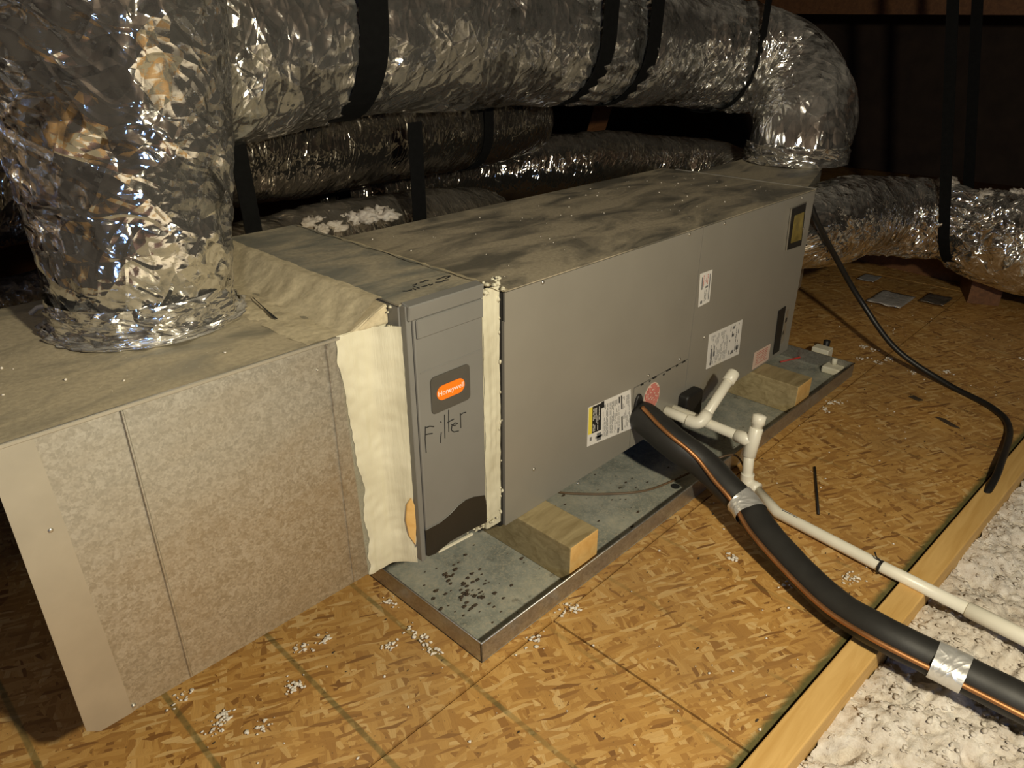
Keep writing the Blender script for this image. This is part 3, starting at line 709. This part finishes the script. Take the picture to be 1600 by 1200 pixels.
# straps
def ustrap(x, yc, zc, r, wd, ztop, label, tilt=0.0, axis='x', zback=None):
    pts, nr = [], []
    n = 18
    def add(a_off, z, na, nz):
        if axis == 'x': pts.append((x + tilt * (z - zc), yc + a_off, z)); nr.append((0, na, nz))
        else: pts.append((x + a_off, yc + tilt * (z - zc), z)); nr.append((na, 0, nz))
    add(-r, ztop, -1, 0)
    for k in range(n + 1):
        a = PI + PI * k / n; add(r * math.cos(a), zc + r * math.sin(a), math.cos(a), math.sin(a))
    add(r, zback or ztop, 1, 0)
    o = make('hanging_strap', MB().ribbon(pts, nr, (wd, 0, 0) if axis == 'x' else (0, wd, 0), .0025), 'strap')
    return tag(o, label, 'strap', 'black straps holding the ducts')
ustrap(1.075, .77, 1.075, .212, .078, 2.38, 'widest black strap around the overhead duct, nearest the upright duct', .02)
ustrap(1.93, .762, 1.056, .205, .068, 2.38, 'second black strap along the overhead duct from the upright duct', .05)
ustrap(2.16, .755, 1.04, .203, .068, 2.38, 'third black strap along the overhead duct from the upright duct', .05)
ustrap(2.72, .67, .985, .202, .045, 2.38, 'thin black strap near the overhead duct far bend', .05)
ustrap(.80, .87, .47, .165, .042, .84, 'shadowed black strap behind the cabinets close beside the upright duct', -.04, 'x', .60)
ustrap(1.29, .88, .47, .175, .048, .85, 'shadowed black strap behind the cabinets below the widest overhead strap', 0, 'x', .60)
ustrap(1.72, 1.0, .78, .138, .040, .90, 'shadowed black strap around the duct under the overhead duct', 0, 'x', 2.1)
ustrap(3.415, -.145, .352, .156, .042, 2.2, 'black strap hanging straight down around the right duct', .2, 'y')

# ================================================================== DRAIN PAN
px0, px1, py0, py1, hp = 0.678, 2.44, -0.172, 0.62, 0.049
dp = thing('drain_pan', (1.55, .22, 0.0006), 'shallow galvanised drain pan holding the air handler blocks', 'pan')
make('pan_floor', MB().box(px0, px1, py0, py1, .0006, .003), 'pan', dp)
def rim(a, b, ins):
    a = Vector((*a, 0)); b = Vector((*b, 0)); ins = Vector((*ins, 0)); t = ins * .003
    return MB().quadbox([a + Vector((0, 0, .001)), b + Vector((0, 0, .001)), b + t + Vector((0, 0, .001)), a + t + Vector((0, 0, .001)),
                         a + Vector((0, 0, hp)), b + Vector((0, 0, hp)), b + t + Vector((0, 0, hp)), a + t + Vector((0, 0, hp))])
for a, b, i in (((px0, py0), (px1, py0), (0, 1)), ((px0, py1), (px1, py1), (0, -1)), ((px0, py0), (px0, py1), (1, 0)), ((px1, py0), (px1, py1), (-1, 0))):
    o = make('pan_rim', rim(a, b, i), 'galv_rim', dp); fix_normals(o)
make('rolled_edge', MB().tube([(px1, py0, hp), (px0, py0, hp), (px0, py1, hp)], .0022, 6), 'galv_rim', dp, True)
p = at(1055, 760, 2, .003); make('drain_hole', MB().prism([(p.x + .012 * math.cos(a * PI / 6), p.y + .012 * math.sin(a * PI / 6), .0034) for a in range(12)], (0, 0, .0006)), 'ink', dp)
mb = MB()
for k in range(90):
    c = (random.uniform(.70, 1.75), random.uniform(-.15, .12), .0045)
    fluff(mb, c, random.choice([.002, .002, .003, .004]) * random.uniform(.6, 1.2), k, 2, (1.5, .7, .5))
for k in range(60): fluff(mb, (random.gauss(.79, .03), random.gauss(-.02, .05), .006), random.uniform(.002, .006), k + 300, 2, (1.3, .8, .5))
o = make('pan_debris', mb, 'crumb_dark'); o['kind'] = 'stuff'; tag(o, 'dark crumbs and dirt scattered over the pan floor', 'debris')

# wooden support blocks
def block(x0, x1, y0, y1, z0, z1, label, name='wood_block'):
    mb = MB().box(x0, x1, y0, y1, z0, z1)
    mb.mi = [0, 0, 1, 0, 1, 0]
    return tag(make(name, mb, ['block_side', 'block_end'], None, False, .0025, 2), label, 'block', 'wooden blocks under the air handler')
block(.956, 1.050, -.152, .52, .0032, .0985, 'wooden support block nearest the filter cabinet, with a bright cut end')
block(2.022, 2.120, -.156, .52, .0032, .0985, 'wooden support block under the far end of the air handler')

# ================================================================== REFRIGERANT LINES
hc = [(1010, 655, .185, .040), (1050, 690, .162, .040), (1100, 726, .125, .037), (1140, 766, .094, .035), (1165, 790, .078, .034), (1200, 838, .060, .034), (1250, 893, .045, .033), (1310, 948, .042, .033), (1380, 990, .055, .033), (1480, 1040, .050, .033), (1600, 1100, .045, .033), (1800, 1200, .04, .033)]
hctrl = [(1.397, .002, .192, .034)] + [(*at(x, y, 2, z), r) for x, y, z, r in hc]
hp_, HL = spline(hctrl, 130)
sl_ = thing('suction_line', hp_[0][:3], 'thick black insulated pipe curving from the air handler across the floor', 'pipe')
make('foam_sleeve', MB().tube([p[:3] for p in hp_], [p[3] + .0012 * noise.noise(Vector((i * .2, 0, 0))) for i, p in enumerate(hp_)], 26), 'hose', sl_, True)
hv = [Vector(p[:3]) for p in hp_]
def idx_near(px, py, z):
    t = at(px, py, 2, z); return min(range(len(hv)), key=lambda i: (hv[i] - t).length)
def uvtube(pts, r, n):
    mb = MB().tube(pts, r, n, False); mb.uv = []; m_ = len(pts) - 1
    for i in range(m_):
        for j in range(n): mb.uv.append(((j / n * .22, i * .012), ((j + 1) / n * .22, i * .012), ((j + 1) / n * .22, (i + 1) * .012), (j / n * .22, (i + 1) * .012)))
    return mb
# bare copper line following the sleeve
cp = []
fr_h = frames(hv)
for i in range(0, len(hv)):
    tdir = fr_h[i][0]; f = i / len(hv)
    side = Vector((tdir.y, -tdir.x, 0)).normalized() * -1
    if side.x > 0: side = -side
    toc = (CAM - hv[i]).normalized()
    a = 1.0 - 1.0 * min(1, max(0, (f - .02) / .33))      # from the sleeve's crown round to its left flank
    d = (side * (1 - .55 * a) + Vector((0, 0, .10 + 1.0 * a)) + toc * .25).normalized()
    q = hv[i] + d * (hp_[i][3] + .0052)
    cp.append((q.x, q.y, max(.007, q.z)))
cps, _ = spline(cp[3::4], 160)
tag(make('liquid_line', MB().tube(cps, .0052, 10), 'copper', None, True), 'thin copper pipe running along the black insulated pipe', 'pipe')

tapes = []
for (px, py, z, w_) in ((1165, 790, .078, 3), (1483, 1041, .05, 3)):
    k = idx_near(px, py, z); seg = list(range(k - w_, k + w_ + 1)); n_ = 40
    mb = MB(); mb.uv = []
    for i in seg:
        off = Vector(cp[i]) - hv[i]
        for j in range(n_):
            a_ = 2 * PI * j / n_; d = fr_h[i][1] * math.cos(a_) + fr_h[i][2] * math.sin(a_)
            mb.v.append(hv[i] + d * max(hp_[i][3] + .0022, d.dot(off) + .0072))
    for i in range(len(seg) - 1):
        for j in range(n_):
            q = (j + 1) % n_; mb.f.append((i * n_ + j, i * n_ + q, (i + 1) * n_ + q, (i + 1) * n_ + j)); mb.mi.append(0)
            mb.uv.append(((j / n_ * .22, i * .012), ((j + 1) / n_ * .22, i * .012), ((j + 1) / n_ * .22, (i + 1) * .012), (j / n_ * .22, (i + 1) * .012)))
    make('silver_tape', mb, 'foil_tape', sl_, True)['label'] = 'silver tape wrap'
    tapes.append(k)
# print on the tape
for k, sgn in zip(tapes, (1, 1)):
    tdir = (hv[k + 1] - hv[k - 1]).normalized(); toc = (CAM - hv[k]); toc = (toc - tdir * toc.dot(tdir)).normalized(); sd = tdir.cross(toc)
    R_ = hp_[k][3] + .0029
    mb = MB()
    for row in range(3):
        t_ = -.018
        while t_ < .018:
            e = t_ + random.uniform(.004, .008); a0 = .25 - row * .2
            def cyl(u, a): return hv[k] + tdir * u + (toc * math.cos(a) + sd * math.sin(a)) * R_
            b = len(mb.v); mb.v += [cyl(t_, a0), cyl(e, a0), cyl(e, a0 + .08), cyl(t_, a0 + .08)]; mb.f.append((b, b + 1, b + 2, b + 3)); mb.mi.append(0); t_ = e + .002
    make('tape_print', mb, 'grey_print', sl_)['kind'] = 'stuff'

# ================================================================== PVC DRAINS
def arc_pts(a, c, b, n=8):
    a, c, b = Vector(a), Vector(c), Vector(b)
    return [a * (1 - t) ** 2 + c * 2 * t * (1 - t) + b * t * t for t in [i / n for i in range(n + 1)]]
def pipe(parent, a, b, r, name='pipe', mat='pvc', n=18):
    return make(name, MB().tube([a, b], r, n), mat, parent, True, bevel=.0008)
def smooth_caps(o):
    pass
ds = thing('drain_vent_pipe', (1.55, 0, .13), 'short white pipe leaning up from an elbow at the air handler', 'pipe')
E0 = at(1093, 664, 1, -.105); T0 = at(1147, 582, 1, -.105)
base = Vector((E0.x, -.001, E0.z + .004))
ax = (T0 - E0).normalized(); out = Vector((0, -1, 0))
pipe(ds, base, E0 + Vector((0, .03, .001)), .0135)
make('elbow', MB().tube([E0 + Vector((0, .034, .001)), E0 + Vector((0, .033, .001))] + arc_pts(E0 + Vector((0, .024, .001)), E0, E0 + ax * .024, 8) + [E0 + ax * .04], .0168, 18), 'pvc', ds, True)
pipe(ds, E0 + ax * .03, T0 - ax * .02, .0135)
make('cap', MB().tube([T0 - ax * .034, T0 - ax * .033, T0 - ax * .002, T0 + ax * .001, T0 + ax * .003], [.0148, .0168, .0165, .0145, .006], 20), 'pvc', ds, True)
cl = thing('condensate_pipe', (1.62, -.22, 0), 'long white drain pipe with a capped tee beside the pan', 'pipe')
TE = at(1176, 690, 1, -.238)
pipe(cl, Vector((TE.x + .008, .002, TE.z + .002)), TE + Vector((0, .02, 0)), .0135)
make('tee_branch', MB().tube([TE + Vector((.001, .046, 0)), TE + Vector((.001, .045, 0)), TE], [.0148, .0172, .0172], 20), 'pvc', cl, True)
TT = at(1187, 650, 1, -.238); up_ = (TT - TE).normalized()
make('tee_body', MB().tube([TE - up_ * .040, TE - up_ * .039, TE + up_ * .036, TE + up_ * .038], [.0155, .0172, .0172, .0155], 20), 'pvc', cl, True)
make('cap', MB().tube([TE + up_ * .030, TT - up_ * .022, TT - up_ * .020, TT + up_ * .002, TT + up_ * .005], [.0140, .0140, .0172, .0168, .007], 20), 'pvc', cl, True)
LB = Vector((TE.x - .016, -.246, .020))
pipe(cl, TE - up_ * .035, LB + Vector((0, 0, .014)), .0135)
make('elbow', MB().tube([LB + Vector((0, 0, .03)), LB + Vector((0, 0, .029))] + arc_pts(LB + Vector((0, 0, .02)), LB, LB + Vector((-.002, -.022, 0)), 8) + [LB + Vector((-.004, -.036, 0))], .0168, 18), 'pvc', cl, True)
A_ = at(1215, 801, 2, .018); B_ = at(1510, 951, 2, .022); C_ = at(1600, 996, 2, .022); D_ = C_ + (C_ - B_) * 4
make('long_pipe', MB().tube([LB + Vector((-.003, -.03, -.003)), A_, at(1375, 884, 2, .020), B_], .0135, 18), 'pvc', cl, True)
make('long_pipe', MB().tube([B_ + (B_ - A_).normalized() * .0005, B_ + (C_ - B_) * .02, C_, D_], [.0135, .0162, .0162, .0162], 18), 'pvc', cl, True)
K = at(1376, 886, 2, .020); kd = (B_ - A_).normalized()
make('pipe_tie', MB().tube([K - kd * .003, K + kd * .003], .0152, 16, False), 'black', cl, True)
make('tie_tail', MB().tube([K + Vector((0, 0, .014)), K + Vector((-.004, .012, .022)), K + Vector((.006, .02, .026))], .0018, 6), 'black', cl)
mb = MB()
for k in range(7):
    p = A_ + kd * (.012 + k * .006); mb.box(p.x - .002, p.x + .002, p.y - .002, p.y + .002, p.z + .0128, p.z + .0137)
make('pipe_print', mb, 'grey_print', cl)['kind'] = 'stuff'; mb = MB()
for k in range(7):
    y = -.085 - k * .011; mb.box(TE.x + .001, TE.x + .006, y - .002, y + .002, TE.z + .0120, TE.z + .0138)
make('pipe_print', mb, 'grey_print', cl)['kind'] = 'stuff'

# ================================================================== CABLES AND SMALL THINGS
cc_ = [Vector((2.30, .03, .60)), at(1277, 347, 0, 2.345), at(1310, 410, 2, .36), at(1345, 470, 2, .22), at(1400, 545, 2, .085), at(1480, 600, 2, .013), at(1550, 637, 2, .011), at(1577, 670, 2, .011), at(1562, 730, 2, .03), at(1545, 765, 2, .012), at(1528, 790, 2, -.02)]
cs, _ = spline(cc_, 120)
tag(make('power_cable', MB().tube(cs, .0095, 12), 'cable', None, True), 'black power cable looping from the air handler over the boards', 'cable')
wc = [Vector((1.20, .10, .008))] + [at(x, y, 2, .008) for x, y in ((880, 770), (940, 772), (1000, 768), (1040, 756))] + [at(1085, 735, 2, .02), at(1125, 715, 2, .045), at(1150, 712, 2, .06), at(1164, 735, 2, .035), at(1165, 760, 2, .006)]
ws, _ = spline(wc, 90)
tag(make('thermostat_wire', MB().tube(ws, .0028, 8), 'brown_wire', None, True), 'thin brown wire lying in the pan under the black pipe', 'wire')
a, b = at(1273, 730, 2, .004), at(1279, 803, 2, .004)
tag(make('black_rod', MB().tube([a, b], .0032, 8), 'black', None, True), 'thin straight black rod lying on the boards beside the long white pipe', 'rod')
# float switch on the far pan corner
fs = thing('float_switch', at(1283, 555, 2, .003), 'small ivory float switch box in the far pan corner', 'switch')
p = at(1283, 556, 2, .02)
for k, (dx, dy, dz, s) in enumerate(((0, 0, .0, 1), (-.03, -.012, -.012, 1))):
    make('switch_case', MB().box(p.x + dx - .022, p.x + dx + .022, p.y + dy - .03, p.y + dy + .03, max(.0035, p.z + dz - .02), p.z + dz + .034 - .016 * k), 'switch', fs, bevel=.003, seg=2)
make('clamp_knob', MB().tube([(p.x + .03, p.y, p.z), (p.x + .03, p.y, p.z + .05), (p.x + .032, p.y, p.z + .053)], [.010, .012, .004], 12), 'black', fs, True)
make('red_lead', MB().tube([(p.x - .02, p.y + .03, p.z), (p.x - .06, p.y + .06, p.z - .008), (p.x - .13, p.y + .09, p.z - .01)], .003, 8), 'red', fs, True)
screw(fs, p.x - .01, p.y - .030, p.z)
q_ = at(1300, 574, 2, .02)
wn = thing('float_cup', (q_.x, q_.y, .003), 'loose ivory plastic float piece beside the float switch', 'switch')
make('cup', MB().box(q_.x - .028, q_.x + .022, q_.y - .034, q_.y + .026, .0035, .028), 'switch', wn, bevel=.005, seg=2)
make('stem', MB().tube([(q_.x + .012, q_.y, .027), (q_.x + .012, q_.y, .05)], .009, 12), 'switch', wn, True)

# floor edge lumber
e0, e1 = Vector((.25, -.622, 0)), Vector((3.9, -.80, 0))
tag(make('edge_board', MB().bar(e0 + Vector((0, -.004, -.045)), e1 + Vector((0, -.004, -.045)), .052, .112), 'lumber', None, False, .003, 2), 'pale lumber board edging the OSB floor beside the white insulation', 'board')
# foil scraps, dark chips, leaf
def scrap(px, py, s, label, mat='foil_tape', seed=0):
    c = at(px, py, 2, .006); mb = MB(); mb.uv = []; n = 12
    for i in range(n + 1):
        for j in range(n + 1):
            u, v = i / n - .5, j / n - .5
            mb.v.append(c + Vector((u * s, v * s * .7, .004 + .03 * s * (1 + noise.noise(Vector((u * 4, v * 4, seed)))) + .01 * noise.noise(Vector((u * 12, v * 12, seed))))))
    for i in range(n):
        for j in range(n):
            b = i * (n + 1) + j; mb.f.append((b, b + n + 1, b + n + 2, b + 1)); mb.mi.append(0)
            mb.uv.append(((i / n * s, j / n * s), ((i + 1) / n * s, j / n * s), ((i + 1) / n * s, (j + 1) / n * s), (i / n * s, (j + 1) / n * s)))
    o = make('foil_scrap', mb, mat, None, True); sm = o.modifiers.new('t', 'SOLIDIFY'); sm.thickness = .0015
    return tag(o, label, 'scrap', 'foil scraps on the far floor')
scrap(1392, 470, .20, 'bluish shining foil scrap on the far boards below the right duct', seed=1)
scrap(1358, 436, .11, 'small pale foil scrap on the boards nearer the right duct', seed=5)
scrap(1462, 470, .14, 'dull foil scrap on the dark boards under the right duct strap', 'foil_dim', seed=9)
a = at(1462, 652, 2, .003); b = at(1500, 670, 2, .003)
tag(make('dark_chip', MB().prism([a, a * .5 + b * .5 + Vector((.018, .014, 0)), b, a * .5 + b * .5 - Vector((.014, .014, 0))], (0, 0, .003)), 'crumb_dark'), 'dark leaf shaped chip lying on the boards inside the cable loop', 'chip')
a = at(1420, 620, 2, .003); b = at(1442, 626, 2, .003)
tag(make('dark_chip', MB().prism([a, a * .5 + b * .5 + Vector((.016, .012, 0)), b, a * .5 + b * .5 - Vector((.012, .012, 0))], (0, 0, .003)), 'crumb_dark'), 'small dark chip lying on the boards next to the black cable', 'chip')
scr = at(48, 490, 2, ZP1 + .006); s2 = at(72, 478, 2, ZP1 + .02)
tag(make('foil_strip', uvtube([scr, (Vector(scr) + Vector(s2)) / 2 + Vector((0, 0, .004)), s2], .004, 8), 'foil_tape', None, True), 'thin bright foil strip lying beside the upright duct base', 'scrap')

# truss members in the dark behind
def web(a, b, label, w_=.04, h_=.09):
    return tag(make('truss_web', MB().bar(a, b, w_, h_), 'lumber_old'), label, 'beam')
a = at(925, 225, 1, 1.5); b = at(948, 150, 1, 1.5); d = (b - a)
web(a - d * 2.0, b + d * 2.5, 'leaning brown truss web seen in the gap under the overhead duct')
a = at(690, 330, 1, 1.55); b = at(660, 290, 1, 1.55); d = b - a
web(a - d * 3, b + d * 4, 'leaning brown truss web behind the low rear duct')
a = at(1200, 14, 0, 5.2); b = at(1600, 14, 0, 5.2)
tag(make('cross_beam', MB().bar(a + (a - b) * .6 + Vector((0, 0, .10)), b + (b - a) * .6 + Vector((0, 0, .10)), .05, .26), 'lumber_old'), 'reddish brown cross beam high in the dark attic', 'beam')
p = at(1530, 480, 2, 0)
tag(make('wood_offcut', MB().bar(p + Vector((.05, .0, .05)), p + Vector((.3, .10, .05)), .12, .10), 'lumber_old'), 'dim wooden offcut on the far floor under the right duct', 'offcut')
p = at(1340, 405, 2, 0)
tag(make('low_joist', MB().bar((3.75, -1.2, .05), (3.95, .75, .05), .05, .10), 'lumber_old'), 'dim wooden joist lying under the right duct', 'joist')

# ================================================================== INSULATION
def insul_field():
    mb = MB(); xs = []; x = -0.3
    while x < 3.9: xs.append(x); x += .0062 if .75 < x < 2.7 else .03
    ys = []; y = 0.0
    while y < 1.9: ys.append(y); y += .0056 if y < .62 else .04
    for yy in ys:
        for xx in xs:
            ye = -.652 - (xx - .25) * .0487 + .012 * noise.noise(Vector((xx * 12, 3, 0)))
            wy = ye - yy; q = Vector((xx, wy, 0))
            h = .030 * noise.noise(q * 4) + .018 * noise.noise(q * 15) + .013 * abs(noise.noise(q * 34)) + .010 * noise.noise(q * 62) + .007 * noise.noise(q * 120)
            hole = max(0, noise.noise(q * 13 + Vector((4, 8, 1))) - .30) * .14 + max(0, noise.noise(q * 42 + Vector((1, 8, 4))) - .38) * .035
            edge = min(1, yy / .05)
            mb.v.append(Vector((xx + .006 * noise.noise(q * 50), wy + .006 * noise.noise(q * 50 + Vector((7, 7, 7))), -.035 + h * (.35 + .65 * edge) - hole)))
    nx = len(xs)
    for j in range(len(ys) - 1):
        for i in range(nx - 1):
            b = j * nx + i; mb.f.append((b, b + nx, b + nx + 1, b + 1)); mb.mi.append(0)
    return mb
mb = insul_field(); N0 = len(mb.v); base_v = [v for v in mb.v if .6 < v.x < 2.9 and v.y > -1.35]
rr = random.Random(5)
for k in range(4500):
    v = base_v[rr.randrange(len(base_v))]
    fluff(mb, v + Vector((0, 0, .002)), rr.uniform(.002, .0065), k * .37, 1, (rr.uniform(.5, 1.8), rr.uniform(.5, 1.8), rr.uniform(.4, .9)))
o = make('blown_insulation', mb, 'insul', None, True); o['kind'] = 'stuff'
tag(o, 'white blown fibre insulation filling the bay beside the boards', 'insulation')
mb = MB()
spots = [(505, 1000), (610, 940), (640, 985), (665, 1000), (675, 1015), (835, 1000), (880, 950), (1145, 870), (345, 1125), (330, 1145), (350, 1120), (410, 1135), (455, 1075), (465, 1065), (470, 1010), (285, 1090), (1300, 630), (1290, 640), (1310, 628), (1370, 565), (1390, 560), (1350, 540), (1365, 545), (1425, 580), (1335, 900), (1240, 915), (1480, 580), (1325, 905), (610, 1005), (900, 950), (1345, 560), (1600, 560)]
for k, (x, y) in enumerate(spots):
    p = at(x, y, 2, .004)
    for r in range(14): fluff(mb, (p.x + random.gauss(0, .009), p.y + random.gauss(0, .009), .0025), random.uniform(.001, .0045), k * 13 + r, 2, (random.uniform(.6, 1.7), random.uniform(.6, 1.7), .6))
for k in range(170):
    c = (random.uniform(.1, 3.3), random.uniform(-.63, .05), .0015)
    if px0 - .02 < c[0] < px1 + .02 and c[1] > py0 - .02: continue
    fluff(mb, c, random.uniform(.0012, .0038), k + 500, 1, (1, 1, .6))
for k in range(120):   # crumbs on top of the cabinets
    x = random.uniform(.12, 2.2); y = random.uniform(.05, .52)
    if (x - .432) ** 2 + (y - .352) ** 2 < .22 ** 2 or .5 < x < .93: continue
    fluff(mb, (x, y, .6345), random.uniform(.0012, .0035), k + 900, 1)
o = make('insulation_crumbs', mb, 'tuft', None, True); o['kind'] = 'stuff'
tag(o, 'tiny pale insulation crumbs scattered over boards and cabinet tops', 'debris')
mb = MB()
for k in range(130):
    c = (random.uniform(.0, 3.3), random.uniform(-.63, .1), .001)
    if px0 - .02 < c[0] < px1 + .02 and c[1] > py0 - .02: continue
    fluff(mb, c, random.uniform(.0012, .004), k + 1500, 1, (1.6, .7, .5))
o = make('dark_crumbs', mb, 'crumb_dark'); o['kind'] = 'stuff'
tag(o, 'tiny dark crumbs scattered over the boards', 'debris')

for o in list(bpy.data.objects):
    if '_w' in o: del o['_w']
